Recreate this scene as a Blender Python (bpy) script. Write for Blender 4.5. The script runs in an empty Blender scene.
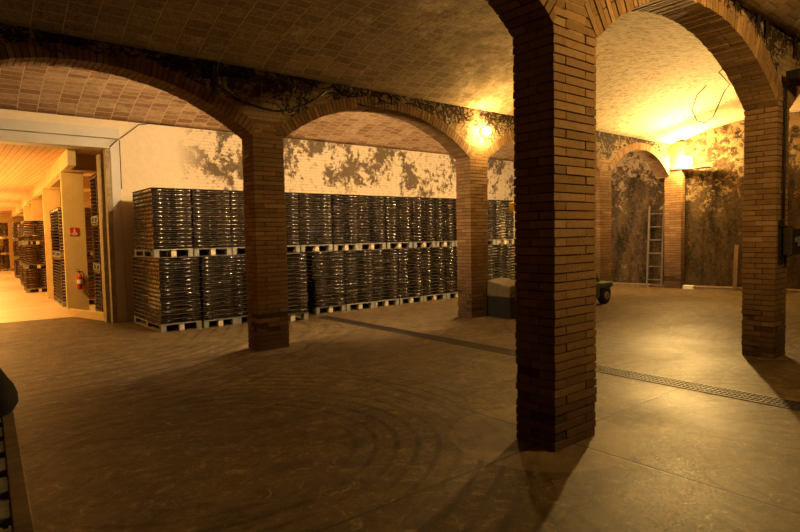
import bpy, math, random
from math import sin, cos, pi, radians, asin, sqrt, hypot, atan, atan2
from mathutils import Vector, Matrix

random.seed(7)
S = bpy.context.scene
COL = S.collection

# ------------------------------------------------------------------ camera, world, exposure
CAM_H = 1.6
FPX = 567.2
pitch, yaw, roll = 0.05433, 0.88798, -0.01929
fw = Vector((cos(yaw) * cos(pitch), sin(yaw) * cos(pitch), -sin(pitch)))
rt = Vector((sin(yaw), -cos(yaw), 0))
up = rt.cross(fw)
rt, up = rt * cos(roll) + up * sin(roll), up * cos(roll) - rt * sin(roll)
cd = bpy.data.cameras.new('camera')
cam = bpy.data.objects.new('camera', cd)
COL.objects.link(cam)
cam.matrix_world = Matrix(((rt.x, up.x, -fw.x, 0), (rt.y, up.y, -fw.y, 0), (rt.z, up.z, -fw.z, CAM_H), (0, 0, 0, 1)))
cd.sensor_width = 36
cd.lens = FPX / 800 * 36
cd.clip_end = 200
S.camera = cam

w = bpy.data.worlds.new('world')
S.world = w
w.use_nodes = True
w.node_tree.nodes['Background'].inputs[0].default_value = (1.0, 0.72, 0.3, 1)
w.node_tree.nodes['Background'].inputs[1].default_value = 0.002
S.view_settings.view_transform = 'Standard'
S.view_settings.look = 'None'
S.view_settings.gamma = 1
S.view_settings.use_curve_mapping = False
S.view_settings.exposure = 0.0
S.cycles.use_denoising = True
S.cycles.max_bounces = 8

SOD = (1.0, 0.62, 0.19)
PALE = (1.0, 0.70, 0.36)
LAMP_FACE = 230.0        # lamp over the second pillar of the far arcade
LAMP_CORNER = 1500.0      # lamp in the far corner
LAMP_BACK = 820.0        # lamps on the pallet side of the far arcade
LAMP_FRONT = 520.0       # lamps in the bay of the camera


def area(name, loc, size, power, color, rot=(0, 0, 0)):
    d = bpy.data.lights.new(name, 'AREA')
    d.shape = 'RECTANGLE'
    d.size, d.size_y = size
    d.energy = power
    d.color = color
    o = bpy.data.objects.new(name, d)
    o.location = loc
    o.rotation_euler = rot
    COL.objects.link(o)
    return o


# the corner lamp is a floodlight turned towards the room: its beam
sd = bpy.data.lights.new('floodlight_beam', 'SPOT')
sd.energy = 4200.0
sd.color = SOD
sd.spot_size = radians(76)
sd.spot_blend = 1.0
sd.shadow_soft_size = 0.08
so_ = bpy.data.objects.new('floodlight_beam', sd)
so_.location = (15.28, 6.90, 3.38)
so_.rotation_euler = Vector((-13.0, -4.6, 1.6)).to_track_quat('-Z', 'Y').to_euler()
COL.objects.link(so_)

# strip lights under the hall ceiling, plus unseen upward fill added to brighten it
for (lx, ly, p) in ((0.6, 16.5, 150), (1.0, 21.0, 190), (1.2, 27.0, 210), (1.4, 33.0, 210), (1.5, 39.0, 200)):
    area('hall_strip_light', (lx, ly, 3.3), (0.25, 2.4), p, (1.0, 0.50, 0.12), (0, 0, radians(-3)))
    area('hall_ceiling_fill', (lx, ly, 1.8), (3.0, 4.5), p * 0.9, (1.0, 0.50, 0.12), (pi, 0, radians(-3)))


area('hall_panel_fill', (-0.6, 12.75, 3.25), (1.4, 0.25), 170, (1.0, 0.56, 0.16), (radians(62), 0, radians(-38)))  # unseen light added to brighten the plywood panels behind the doorway


# ------------------------------------------------------------------ mesh helpers
class MB:
    def __init__(s):
        s.v, s.f, s.m, s.uv, s.sm = [], [], [], [], []

    def poly(s, pts, m=0, uv=None, smooth=False):
        n = len(s.v)
        s.v += [tuple(p) for p in pts]
        s.f.append(tuple(range(n, n + len(pts))))
        s.m.append(m)
        s.uv.append(uv)
        s.sm.append(smooth)

    def hexa(s, p, m=0):
        """eight points: bottom ring 0-3 counter-clockwise, top ring 4-7"""
        n = len(s.v)
        s.v += [tuple(q) for q in p]
        for f in ((3, 2, 1, 0), (4, 5, 6, 7), (0, 1, 5, 4), (1, 2, 6, 5), (2, 3, 7, 6), (3, 0, 4, 7)):
            s.f.append(tuple(n + i for i in f))
            s.m.append(m)
            s.uv.append(None)
            s.sm.append(False)

    def box(s, x0, x1, y0, y1, z0, z1, m=0):
        s.hexa([(x0, y0, z0), (x1, y0, z0), (x1, y1, z0), (x0, y1, z0),
                (x0, y0, z1), (x1, y0, z1), (x1, y1, z1), (x0, y1, z1)], m)

    def obox(s, c, ax, ay, az, m=0):
        """box from centre and three half-extent vectors"""
        c, ax, ay, az = Vector(c), Vector(ax), Vector(ay), Vector(az)
        s.hexa([c - ax - ay - az, c + ax - ay - az, c + ax + ay - az, c - ax + ay - az,
                c - ax - ay + az, c + ax - ay + az, c + ax + ay + az, c - ax + ay + az], m)

    def grid(s, pts, m=0, closed=False, smooth=True, uvs=None):
        """pts: list of rows of points"""
        n = len(s.v)
        R, Cn = len(pts), len(pts[0])
        for r in pts:
            s.v += [tuple(p) for p in r]
        for i in range(R - 1):
            for j in range(Cn if closed else Cn - 1):
                j2 = (j + 1) % Cn
                s.f.append((n + i * Cn + j, n + i * Cn + j2, n + (i + 1) * Cn + j2, n + (i + 1) * Cn + j))
                s.m.append(m)
                s.sm.append(smooth)
                s.uv.append([uvs[i][j], uvs[i][j2], uvs[i + 1][j2], uvs[i + 1][j]] if uvs else None)

    def rings(s, prof, p0, d, n=12, m=0, caps=True, smooth=True):
        """lathe: prof = [(t, r)] along direction d from p0"""
        p0, d = Vector(p0), Vector(d).normalized()
        a = d.orthogonal().normalized()
        b = d.cross(a)
        rows = [[p0 + d * t + (a * cos(2 * pi * k / n) + b * sin(2 * pi * k / n)) * r for k in range(n)] for t, r in prof]
        base = len(s.v)
        s.grid(rows, m, True, smooth)
        if caps:
            s.f.append(tuple(base + k for k in range(n - 1, -1, -1)))
            s.m.append(m); s.uv.append(None); s.sm.append(False)
            e = base + (len(rows) - 1) * n
            s.f.append(tuple(e + k for k in range(n)))
            s.m.append(m); s.uv.append(None); s.sm.append(False)

    def cyl(s, p0, p1, r, n=12, m=0, r1=None):
        p0, p1 = Vector(p0), Vector(p1)
        s.rings([(0, r), ((p1 - p0).length, r if r1 is None else r1)], p0, p1 - p0, n, m)

    def tube(s, pts, r, n=6, m=0):
        pts = [Vector(p) for p in pts]
        rows = []
        a = None
        for i, p in enumerate(pts):
            d = (pts[min(i + 1, len(pts) - 1)] - pts[max(i - 1, 0)]).normalized()
            if a is None:
                a = d.orthogonal().normalized()
            a = (a - d * a.dot(d)).normalized()
            b = d.cross(a)
            rr = r[i] if isinstance(r, (list, tuple)) else r
            rows.append([p + (a * cos(2 * pi * k / n) + b * sin(2 * pi * k / n)) * rr for k in range(n)])
        base = len(s.v)
        s.grid(rows, m, True)
        s.f.append(tuple(base + k for k in range(n - 1, -1, -1))); s.m.append(m); s.uv.append(None); s.sm.append(False)
        e = base + (len(rows) - 1) * n
        s.f.append(tuple(e + k for k in range(n))); s.m.append(m); s.uv.append(None); s.sm.append(False)

    def sphere(s, c, r, n=16, m=0, sz=1.0, h=None):
        h = h or n // 2
        prof = [(r * sz * (1 - cos(pi * i / h)), max(r * sin(pi * i / h), r * 0.01)) for i in range(h + 1)]
        s.rings(prof, Vector(c) - Vector((0, 0, r * sz)), (0, 0, 1), n, m)

    def build(s, name, mats, parent=None, off=(0, 0, 0), bevel=0.0):
        if not isinstance(mats, (list, tuple)):
            mats = [mats]
        me = bpy.data.meshes.new(name)
        ox, oy, oz = off
        me.from_pydata([(a - ox, b - oy, c - oz) for a, b, c in s.v], [], s.f)
        for m in mats:
            me.materials.append(m)
        me.polygons.foreach_set('material_index', s.m)
        me.polygons.foreach_set('use_smooth', s.sm)
        if any(u is not None for u in s.uv):
            lay = me.uv_layers.new(name='UVMap')
            flat = []
            for f, u in zip(s.f, s.uv):
                for k in range(len(f)):
                    flat += list(u[k]) if u else [0.0, 0.0]
            lay.data.foreach_set('uv', flat)
        me.update()
        o = bpy.data.objects.new(name, me)
        COL.objects.link(o)
        if parent is not None:
            o.parent = parent
        else:
            o.location = off
        if bevel:
            b = o.modifiers.new('bevel', 'BEVEL')
            b.width = bevel
            b.segments = 2
            b.limit_method = 'ANGLE'
        return o


def tag(o, label=None, cat=None, group=None, kind=None):
    if label: o['label'] = label
    if cat: o['category'] = cat
    if group: o['group'] = group
    if kind: o['kind'] = kind
    return o


def thing(name, label, cat, loc=(0, 0, 0), rz=0.0, group=None):
    o = bpy.data.objects.new(name, None)
    o.empty_display_size = 0.1
    COL.objects.link(o)
    o.location = loc
    o.rotation_euler = (0, 0, rz)
    return tag(o, label, cat, group)


def copy_tree(o, parent=None):
    c = o.copy()
    COL.objects.link(c)
    if parent is not None:
        c.parent = parent
    for ch in list(o.children):
        copy_tree(ch, c)
    return c


# ------------------------------------------------------------------ material helpers
class NT:
    def __init__(s, name, rough=0.9, spec=0.3):
        s.mat = bpy.data.materials.new(name)
        s.mat.use_nodes = True
        s.t = s.mat.node_tree
        s.b = s.t.nodes['Principled BSDF']
        s.b.inputs['Roughness'].default_value = rough
        s.b.inputs['Specular IOR Level'].default_value = spec

    def n(s, typ, **kw):
        nd = s.t.nodes.new(typ)
        for k, v in kw.items():
            setattr(nd, k, v)
        return nd

    def put(s, sock, v):
        if isinstance(v, bpy.types.NodeSocket):
            s.t.links.new(v, sock)
        else:
            if sock.type == 'RGBA' and len(v) == 3:
                v = (*v, 1)
            sock.default_value = v

    def coord(s, which='Object'):
        return s.n('ShaderNodeTexCoord').outputs[which]

    def math(s, op, a, b=0.0, c=None, clamp=False):
        m = s.n('ShaderNodeMath', operation=op, use_clamp=clamp)
        s.put(m.inputs[0], a)
        s.put(m.inputs[1], b)
        if c is not None:
            s.put(m.inputs[2], c)
        return m.outputs[0]

    def sep(s, v):
        m = s.n('ShaderNodeSeparateXYZ')
        s.put(m.inputs[0], v)
        return m.outputs

    def comb(s, x, y, z=0.0):
        m = s.n('ShaderNodeCombineXYZ')
        s.put(m.inputs[0], x); s.put(m.inputs[1], y); s.put(m.inputs[2], z)
        return m.outputs[0]

    def vadd(s, a, b):
        m = s.n('ShaderNodeVectorMath', operation='ADD')
        s.put(m.inputs[0], a); s.put(m.inputs[1], b)
        return m.outputs[0]

    def vmul(s, a, b):
        m = s.n('ShaderNodeVectorMath', operation='MULTIPLY')
        s.put(m.inputs[0], a); s.put(m.inputs[1], b)
        return m.outputs[0]

    def noise(s, v, scale, detail=6, rough=0.6, dist=0.0, out=0):
        m = s.n('ShaderNodeTexNoise')
        s.put(m.inputs['Vector'], v)
        m.inputs['Scale'].default_value = scale
        m.inputs['Detail'].default_value = detail
        m.inputs['Roughness'].default_value = rough
        m.inputs['Distortion'].default_value = dist
        return m.outputs[out]

    def rng(s, v, a, b, c=0.0, d=1.0):
        m = s.n('ShaderNodeMapRange')
        s.put(m.inputs[0], v)
        for i, q in enumerate((a, b, c, d)):
            m.inputs[i + 1].default_value = q
        return m.outputs[0]

    def mix(s, f, a, b, blend='MIX'):
        m = s.n('ShaderNodeMix', data_type='RGBA', blend_type=blend)
        s.put(m.inputs[0], f); s.put(m.inputs[6], a); s.put(m.inputs[7], b)
        return m.outputs[2]

    def bump(s, h, strength=0.5, dist=0.01, normal=None):
        m = s.n('ShaderNodeBump')
        m.inputs['Strength'].default_value = strength
        m.inputs['Distance'].default_value = dist
        s.put(m.inputs['Height'], h)
        if normal is not None:
            s.put(m.inputs['Normal'], normal)
        return m.outputs[0]

    def brick(s, v, w, h, mortar=0.012, off=0.5):
        m = s.n('ShaderNodeTexBrick')
        s.put(m.inputs['Vector'], v)
        m.offset = off
        m.inputs['Scale'].default_value = 1
        m.inputs['Mortar Size'].default_value = mortar
        m.inputs['Mortar Smooth'].default_value = 0.3
        m.inputs['Brick Width'].default_value = w
        m.inputs['Row Height'].default_value = h
        m.inputs['Color1'].default_value = (0, 0, 0, 1)
        m.inputs['Color2'].default_value = (1, 1, 1, 1)
        m.inputs['Mortar'].default_value = (0.5, 0.5, 0.5, 1)
        return m.outputs['Fac'], m.outputs['Color']

    def out(s, col=None, nor=None, rough=None):
        if col is not None: s.put(s.b.inputs['Base Color'], col)
        if nor is not None: s.put(s.b.inputs['Normal'], nor)
        if rough is not None: s.put(s.b.inputs['Roughness'], rough)
        return s.mat


def simple(name, col, rough=0.7, spec=0.4, metal=0.0, var=0.25, scale=8.0, bump=0.0):
    m = NT(name, rough, spec)
    m.b.inputs['Metallic'].default_value = metal
    c = m.coord()
    f = m.noise(c, scale, 5)
    dark = tuple(q * (1 - var) for q in col)
    lite = tuple(min(1, q * (1 + var)) for q in col)
    k = m.mix(m.rng(f, 0.3, 0.7), dark, lite)
    return m.out(k, m.bump(f, bump, 0.01) if bump else None)


def wood(name, c1, c2, stretch=(1, 14, 14), rough=0.75, planks=None):
    m = NT(name, rough, 0.3)
    c = m.coord()
    v = m.vmul(c, stretch)
    f = m.noise(v, 2.2, 6, 0.65, 0.6)
    k = m.mix(m.rng(f, 0.3, 0.7), c1, c2)
    if planks:
        u, wd, ln = planks
        xyz = m.sep(c)
        fac, cc = m.brick(m.comb(xyz[1 - u], xyz[u]), ln, wd, 0.006)
        k = m.mix(m.math('MULTIPLY', cc, 0.35), k, tuple(q * 0.7 for q in c1))
        k = m.mix(fac, k, tuple(q * 0.25 for q in c1))
    return m.out(k, m.bump(f, 0.2, 0.004))


def mat_brick():
    m = NT('old_brick', 0.9, 0.25)
    r = m.n('ShaderNodeNewGeometry').outputs['Random Per Island']
    c = m.coord()
    n1 = m.noise(c, 22, 6, 0.7)
    n2 = m.noise(c, 2.3, 4)
    k = m.mix(r, (0.24, 0.135, 0.055), (0.36, 0.210, 0.088))
    k = m.mix(m.rng(m.math('FRACT', m.math('MULTIPLY', r, 17.3)), 0.9, 0.96), k, (0.42, 0.26, 0.12))
    k = m.mix(m.rng(n1, 0.5, 0.75, 0, 0.6), k, (0.12, 0.06, 0.028))
    k = m.mix(m.rng(n2, 0.45, 0.75, 0, 0.35), k, (0.11, 0.065, 0.035))
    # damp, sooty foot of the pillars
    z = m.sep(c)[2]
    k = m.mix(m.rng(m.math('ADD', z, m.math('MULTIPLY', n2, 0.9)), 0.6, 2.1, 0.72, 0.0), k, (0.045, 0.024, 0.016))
    return m.out(k, m.bump(n1, 0.6, 0.006))


def mat_mortar():
    m = NT('old_mortar', 0.95, 0.1)
    n1 = m.noise(m.coord(), 30, 5)
    return m.out(m.mix(n1, (0.03, 0.02, 0.01), (0.10, 0.066, 0.035)), m.bump(n1, 0.8, 0.008))


def mat_spandrel(dark=0.5):
    """rough plaster over brick, overgrown with black matted roots and soot"""
    m = NT('rooty_plaster', 0.95, 0.15)
    c = m.coord()
    xyz = m.sep(c)
    wv = m.noise(c, 1.7, 4, 0.6, 0.0, 1)
    cw = m.vadd(c, m.vmul(wv, (0.5, 0.5, 0.35)))
    big = m.noise(cw, 1.3, 5, 0.62)
    rid = m.math('ABSOLUTE', m.math('SUBTRACT', m.noise(cw, 4.0, 6, 0.62, 1.2), 0.5))
    rid2 = m.math('ABSOLUTE', m.math('SUBTRACT', m.noise(c, 9.0, 4, 0.6, 2.0), 0.5))
    mid = m.math('ABSOLUTE', m.math('SUBTRACT', xyz[2], 3.82))
    thr = m.rng(m.math('ADD', big, m.math('MULTIPLY', mid, -0.5)), 0.25, 0.64, 0.0, 0.11)
    root = m.math('MAXIMUM', m.math('LESS_THAN', rid, thr), m.math('LESS_THAN', rid2, m.math('MULTIPLY', thr, 0.4)))
    fac, cc = m.brick(m.comb(xyz[0], xyz[2]), 0.29, 0.07, 0.012)
    base = m.mix(cc, (0.32, 0.20, 0.095), (0.44, 0.29, 0.15))
    base = m.mix(m.rng(m.noise(c, 3.1, 5), 0.42, 0.55), base, (0.42, 0.30, 0.16))
    base = m.mix(m.math('MULTIPLY', fac, 0.4), base, (0.14, 0.09, 0.05))
    k = m.mix(m.math('MULTIPLY', root, 0.92), base, (0.022, 0.014, 0.009))
    h = m.math('ADD', m.math('MULTIPLY', root, 1.0), m.noise(c, 18, 5))
    return m.out(k, m.bump(h, 0.9, 0.025))


def mat_vault(name, xlime, c1, c2, cm):
    """flat tiles laid in strips that run up over the vault; whitewash in patches"""
    m = NT(name, 0.9, 0.2)
    uv = m.n('ShaderNodeUVMap').outputs[0]
    uvs = m.sep(uv)
    c = m.coord()
    fac, cc = m.brick(m.comb(uvs[1], uvs[0]), 0.155, 0.30, 0.008)
    n1 = m.noise(c, 2.2, 6, 0.7)
    n2 = m.noise(c, 14, 5, 0.7)
    k = m.mix(m.rng(cc, 0, 1), c1, c2)
    k = m.mix(m.rng(n2, 0.48, 0.72, 0, 0.6), k, tuple(q * 0.42 for q in c1))
    k = m.mix(m.math('MULTIPLY', fac, 0.85), k, cm)
    xy_ = m.sep(c)
    x = m.math('ADD', xy_[0], m.math('MULTIPLY', m.math('SUBTRACT', 5.1, xy_[1]), 1.5))
    lime = m.math('ADD', m.rng(x, xlime[0], xlime[1], 0.0, 0.42), m.math('SUBTRACT', n1, 0.35))
    lime = m.rng(lime, 0.22, 0.42, 0.0, 0.88)
    streak = m.noise(m.vmul(c, (3.5, 2.5, 2.5)), 3.2, 8, 0.8, 0.3)
    wash = m.mix(m.rng(streak, 0.48, 0.66), (0.78, 0.62, 0.40), (0.22, 0.14, 0.07))
    wash = m.mix(m.math('MULTIPLY', fac, 0.5), wash, (0.3, 0.2, 0.1))
    k = m.mix(lime, k, wash)
    h = m.math('SUBTRACT', m.math('MULTIPLY', n2, 1.2), m.math('MULTIPLY', fac, 0.7))
    return m.out(k, m.bump(h, 0.7, 0.018))


def mat_backwall():
    """whitewashed brick with dark peeling patches under the vault"""
    m = NT('whitewashed_wall', 0.9, 0.2)
    c = m.coord()
    xyz = m.sep(c)
    x, z = xyz[0], xyz[2]
    fac, cc = m.brick(m.comb(x, z), 0.29, 0.068, 0.010)
    n1 = m.noise(c, 1.15, 7, 0.72, 0.4)
    n2 = m.noise(c, 9, 6, 0.75)
    n3 = m.noise(m.vmul(c, (1, 1, 0.35)), 5.0, 5, 0.7)
    smooth = m.rng(x, 3.9, 4.6)
    base = m.mix(n2, (0.60, 0.47, 0.30), (0.78, 0.66, 0.46))
    base = m.mix(m.math('MULTIPLY', m.math('MULTIPLY', fac, smooth), 0.28), base, (0.30, 0.19, 0.09))
    speck = m.math('MULTIPLY', m.rng(n2, 0.50, 0.66), smooth)
    base = m.mix(m.math('MULTIPLY', speck, 0.65), base, (0.30, 0.19, 0.09))
    hi = m.rng(z, 2.1, 3.1, -0.14, 0.05)
    pat = m.math('ADD', m.math('ADD', n1, hi), m.math('MULTIPLY', m.math('SUBTRACT', n2, 0.5), 0.5))
    pat = m.math('MULTIPLY', m.rng(pat, 0.525, 0.59), smooth)
    k = m.mix(m.math('MULTIPLY', pat, 0.92), base, m.mix(n3, (0.035, 0.025, 0.014), (0.15, 0.10, 0.05)))
    h = m.math('SUBTRACT', n2, m.math('MULTIPLY', fac, m.math('MULTIPLY', smooth, 0.8)))
    return m.out(k, m.bump(h, 0.6, 0.012))


def mat_endwall():
    """flaking plaster above, damp and mouldy below"""
    m = NT('mottled_shaded_wall', 0.9, 0.2)
    c = m.coord()
    z = m.sep(c)[2]
    n1 = m.noise(c, 1.5, 8, 0.75, 0.3)
    n2 = m.noise(c, 6.5, 8, 0.8, 0.8)
    n3 = m.noise(m.vmul(c, (1, 1, 0.3)), 3.0, 6, 0.7)
    g = m.math('ADD', m.rng(z, 1.3, 3.5, -0.24, 0.0), m.math('ADD', n2, m.math('MULTIPLY', m.math('SUBTRACT', n1, 0.5), 0.9)))  # lower wall coloured darker, partly for the shade below the corner lamp
    pale = m.rng(g, 0.44, 0.56)
    n4 = m.noise(c, 13, 8, 0.85)
    darkc = m.mix(m.rng(m.math('ADD', m.math('MULTIPLY', n3, 0.5), m.math('MULTIPLY', n4, 0.5)), 0.42, 0.60), (0.012, 0.008, 0.004), (0.10, 0.062, 0.027))
    palec = m.mix(n2, (0.15, 0.095, 0.045), (0.46, 0.32, 0.17))
    k = m.mix(pale, darkc, palec)
    return m.out(k, m.bump(m.math('ADD', n2, pale), 0.7, 0.015))


def mat_floor():
    m = NT('worn_concrete', 0.5, 0.15)
    c = m.coord()
    xyz = m.sep(c)
    x, y = xyz[0], xyz[1]
    n1 = m.noise(c, 0.55, 6, 0.62, 0.4)
    n2 = m.noise(c, 5.0, 8, 0.72)
    n3 = m.noise(c, 60, 4, 0.7)
    k = m.mix(m.rng(n1, 0.32, 0.68), (0.10, 0.068, 0.029), (0.175, 0.120, 0.055))
    k = m.mix(m.rng(m.noise(c, 19, 6, 0.75), 0.42, 0.66, 0.0, 0.55), k, (0.05, 0.035, 0.018))
    k = m.mix(m.rng(m.noise(m.vmul(c, (1.0, 1.6, 1)), 2.6, 9, 0.85, 0.5), 0.42, 0.60, 0.0, 0.85), k, (0.035, 0.023, 0.010))
    k = m.mix(m.rng(m.noise(c, 7.5, 8, 0.85, 1.0), 0.53, 0.66, 0.0, 0.65), k, (0.33, 0.235, 0.115))
    k = m.mix(m.rng(n3, 0.62, 0.8, 0, 0.4), k, (0.22, 0.16, 0.09))
    # tyre arcs
    wv = m.noise(c, 0.45, 0, 0.5, 0.0, 1)
    arcs = None
    for (ax, ay, r0, r1, fr, ph) in ((6.3, 2.3, 0.7, 2.1, 5.1, 0.0), (1.6, 4.4, 0.9, 2.8, 5.7, 0.3), (4.9, 1.0, 0.8, 2.6, 6.3, 0.6), (9.6, 4.6, 1.0, 3.0, 4.2, 0.1),
                                 (12.2, 5.3, 0.8, 2.4, 4.6, 0.5), (0.6, 11.5, 3.0, 6.0, 4.4, 0.2), (10.5, 0.2, 2.2, 4.6, 5.4, 0.2)):
        d = m.n('ShaderNodeVectorMath', operation='DISTANCE')
        m.put(d.inputs[0], m.vadd(m.vmul(c, (1, 1, 0)), m.vmul(wv, (0.6, 0.6, 0))))
        d.inputs[1].default_value = (ax + 0.17, ay + 0.17, 0)
        dd = d.outputs['Value']
        wobb = m.math('FRACT', m.math('ADD', m.math('MULTIPLY', dd, fr), ph))
        line = m.math('MULTIPLY', m.rng(m.math('ABSOLUTE', m.math('SUBTRACT', wobb, 0.5)), 0.08, 0.20, 1.0, 0.0),
                      m.math('MULTIPLY', m.rng(dd, r0, r0 + 0.3), m.rng(dd, r1 - 0.3, r1, 1.0, 0.0)))
        arcs = line if arcs is None else m.math('MAXIMUM', arcs, line)
    brk = m.rng(m.noise(c, 1.3, 5, 0.7), 0.36, 0.56)
    grain = m.rng(n2, 0.3, 0.6)
    k = m.mix(m.math('MULTIPLY', m.math('MULTIPLY', arcs, brk), m.math('MULTIPLY', grain, 0.95)), k, (0.02, 0.013, 0.007))
    # pale cement patch round the foot of the nearest pillars
    for (px, py, r) in ((3.62, 2.74, 0.71), (3.70, 7.55, 0.5), (8.03, 2.62, 0.3)):
        d = m.n('ShaderNodeVectorMath', operation='DISTANCE')
        m.put(d.inputs[0], m.vmul(c, (1, 1, 0)))
        d.inputs[1].default_value = (px, py, 0)
        dd = m.math('ADD', d.outputs['Value'], m.math('MULTIPLY', m.math('SUBTRACT', n2, 0.5), 0.04))
        k = m.mix(m.rng(dd, r - 0.01, r + 0.01, 0.5, 0.0), k, m.mix(m.rng(n2, 0.4, 0.65), (0.24, 0.17, 0.095), (0.13, 0.09, 0.05)))
    # joints of the slab, in line with the pillars
    def joint(v, step, o):
        q = m.math('ABSOLUTE', m.math('SUBTRACT', m.math('FRACT', m.math('ADD', m.math('DIVIDE', m.math('SUBTRACT', v, o), step), 0.5)), 0.5))
        return m.rng(m.math('MULTIPLY', q, step), 0.006, 0.016, 1.0, 0.0)
    jo = m.math('MAXIMUM', joint(x, 4.38, 3.66), joint(y, 4.98, 2.62))
    k = m.mix(m.math('MULTIPLY', jo, 0.75), k, (0.03, 0.022, 0.012))
    ro = m.rng(m.math('ADD', n3, m.math('MULTIPLY', n1, 0.6)), 0.5, 1.0, 0.36, 0.72)
    h = m.math('SUBTRACT', m.math('ADD', m.math('MULTIPLY', n2, 0.4), m.math('MULTIPLY', n3, 0.35)), jo)
    return m.out(k, m.bump(h, 0.25, 0.006), ro)


def emitter(name, col, strength):
    m = NT(name)
    m.b.inputs['Base Color'].default_value = (0.8, 0.7, 0.5, 1)
    m.b.inputs['Emission Color'].default_value = (*col, 1)
    m.b.inputs['Emission Strength'].default_value = strength
    return m.mat


BRICK, MORTAR, SPAN = mat_brick(), mat_mortar(), mat_spandrel()
VMID = mat_vault('vault_tiles_with_whitewash', (3.4, 8.2), (0.25, 0.17, 0.088), (0.40, 0.275, 0.145), (0.46, 0.34, 0.20))
VBACK = mat_vault('vault_tiles_red', (8.0, 14.0), (0.30, 0.16, 0.075), (0.55, 0.37, 0.20), (0.66, 0.50, 0.32))
VFRONT = mat_vault('vault_tiles_plain', (60, 80), (0.24, 0.15, 0.07), (0.34, 0.23, 0.12), (0.12, 0.08, 0.045))
BACKW, ENDW, FLOOR = mat_backwall(), mat_endwall(), mat_floor()
LEDGE = simple('lime_mortar_ledge', (0.50, 0.36, 0.20), 0.9, 0.2, var=0.3, bump=0.4)
PAINT = simple('cream_painted_steel', (0.52, 0.48, 0.38), 0.5, 0.4, var=0.06, scale=3)
CONC = simple('weathered_timber_post', (0.34, 0.26, 0.15), 0.85, 0.2, var=0.3, scale=14, bump=0.3)
PLY = simple('pale_plywood', (0.64, 0.46, 0.18), 0.7, 0.3, var=0.10, scale=3)
BLACK = simple('black_rubber', (0.012, 0.010, 0.008), 0.6, 0.4, var=0.2)
IRON = simple('rusty_dark_iron', (0.05, 0.036, 0.025), 0.6, 0.4, metal=0.4, var=0.4, scale=30)
GREYM = simple('galvanised_steel', (0.34, 0.32, 0.29), 0.45, 0.5, metal=0.8, var=0.2, scale=20)
PALLETW = wood('pallet_wood', (0.15, 0.145, 0.115), (0.28, 0.27, 0.21), (3, 12, 12))
BLOCKW = wood('pallet_block_wood', (0.50, 0.38, 0.22), (0.72, 0.58, 0.37), (8, 8, 8))
TRAYM = wood('thin_board', (0.06, 0.042, 0.024), (0.12, 0.085, 0.048), (3, 3, 3))
HCEIL = wood('hall_ceiling_boards', (0.60, 0.33, 0.13), (0.72, 0.43, 0.19), (14, 1, 1), planks=(0, 0.12, 2.4))
RED = simple('red_enamel', (0.55, 0.02, 0.012), 0.3, 0.6, var=0.1)
WHITE = simple('white_paint', (0.75, 0.72, 0.66), 0.5, 0.4, var=0.05)
YEL = simple('yellow_enamel', (0.75, 0.42, 0.03), 0.4, 0.5, var=0.1)
GREEN = simple('dull_green_enamel', (0.05, 0.075, 0.035), 0.5, 0.5, var=0.25)
TAN = simple('dusty_brown_tarpaulin', (0.12, 0.085, 0.04), 0.7, 0.4, var=0.25, bump=0.4)
ALU = simple('dusty_aluminium', (0.13, 0.10, 0.07), 0.6, 0.4, metal=0.2, var=0.15)
OLDW = wood('old_brown_wood', (0.09, 0.055, 0.028), (0.20, 0.13, 0.065), (3, 10, 10))


def mat_glass_bottle():
    m = NT('dark_bottle_glass', 0.16, 0.6)
    r = m.n('ShaderNodeNewGeometry').outputs['Random Per Island']
    n = m.noise(m.coord(), 11, 3)
    m.b.inputs['Coat Weight'].default_value = 0.4
    m.b.inputs['Coat Roughness'].default_value = 0.08
    return m.out(m.mix(r, (0.006, 0.006, 0.004), (0.028, 0.018, 0.010)), None, m.rng(n, 0.35, 0.7, 0.10, 0.34))


GLASS = mat_glass_bottle()


def mat_warm_lit_bottle():
    m = NT('warm_lit_bottle_ends', 0.25, 0.6)
    r = m.n('ShaderNodeNewGeometry').outputs['Random Per Island']
    return m.out(m.mix(r, (0.05, 0.022, 0.010), (0.12, 0.05, 0.02)))  # reddish brown stands for the hall's warm light on dark glass


WARM_GLASS = mat_warm_lit_bottle()

# ------------------------------------------------------------------ plan of the cellar
AY0, AY1 = 7.42, 7.80          # far arcade
BY0, BY1 = 2.44, 2.81          # near arcade
WY = 12.08                     # back wall with the door
ZS = 4.03                      # springing of the vaults
AP = [(-0.90, -0.43), (3.45, 3.93), (7.76, 8.25), (12.15, 12.64)]
BP = [(-0.98, -0.50), (3.41, 3.95), (7.82, 8.24), (12.25, 12.70)]


def endx(y):
    return 15.86 - 0.20 * (y - 7.4)


# floor
mb = MB()
mb.box(-3.5, 18.6, -4.0, WY + 0.12, -0.2, 0.0)
tag(mb.build('floor', FLOOR), kind='structure')


def vault(name, mat, y0, y1, rise, zs0=ZS, zs1=ZS, x0=-3.5, seg=28, xe=None):
    mb = MB()
    rows, uvs = [], []
    L = y1 - y0
    R = (L * L / 4 + rise * rise) / (2 * rise)
    a = asin(L / 2 / R)
    nx = 40
    for i in range(seg + 1):
        t = -a + 2 * a * i / seg
        y = (y0 + y1) / 2 + R * sin(t)
        z = R * cos(t) - R * cos(a) + zs0 + (zs1 - zs0) * (y - y0) / L
        ex = (endx(y) + 0.12) if xe is None else xe
        rows.append([(x0 + (ex - x0) * k / nx, y, z) for k in range(nx + 1)])
        uvs.append([(x0 + (ex - x0) * k / nx, R * (t + a)) for k in range(nx + 1)])
    mb.grid(rows, 0, False, True, uvs)
    o = mb.build(name, mat)
    so = o.modifiers.new('thickness', 'SOLIDIFY')
    so.thickness = 0.12
    so.offset = -1.0
    return tag(o, kind='structure')


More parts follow.
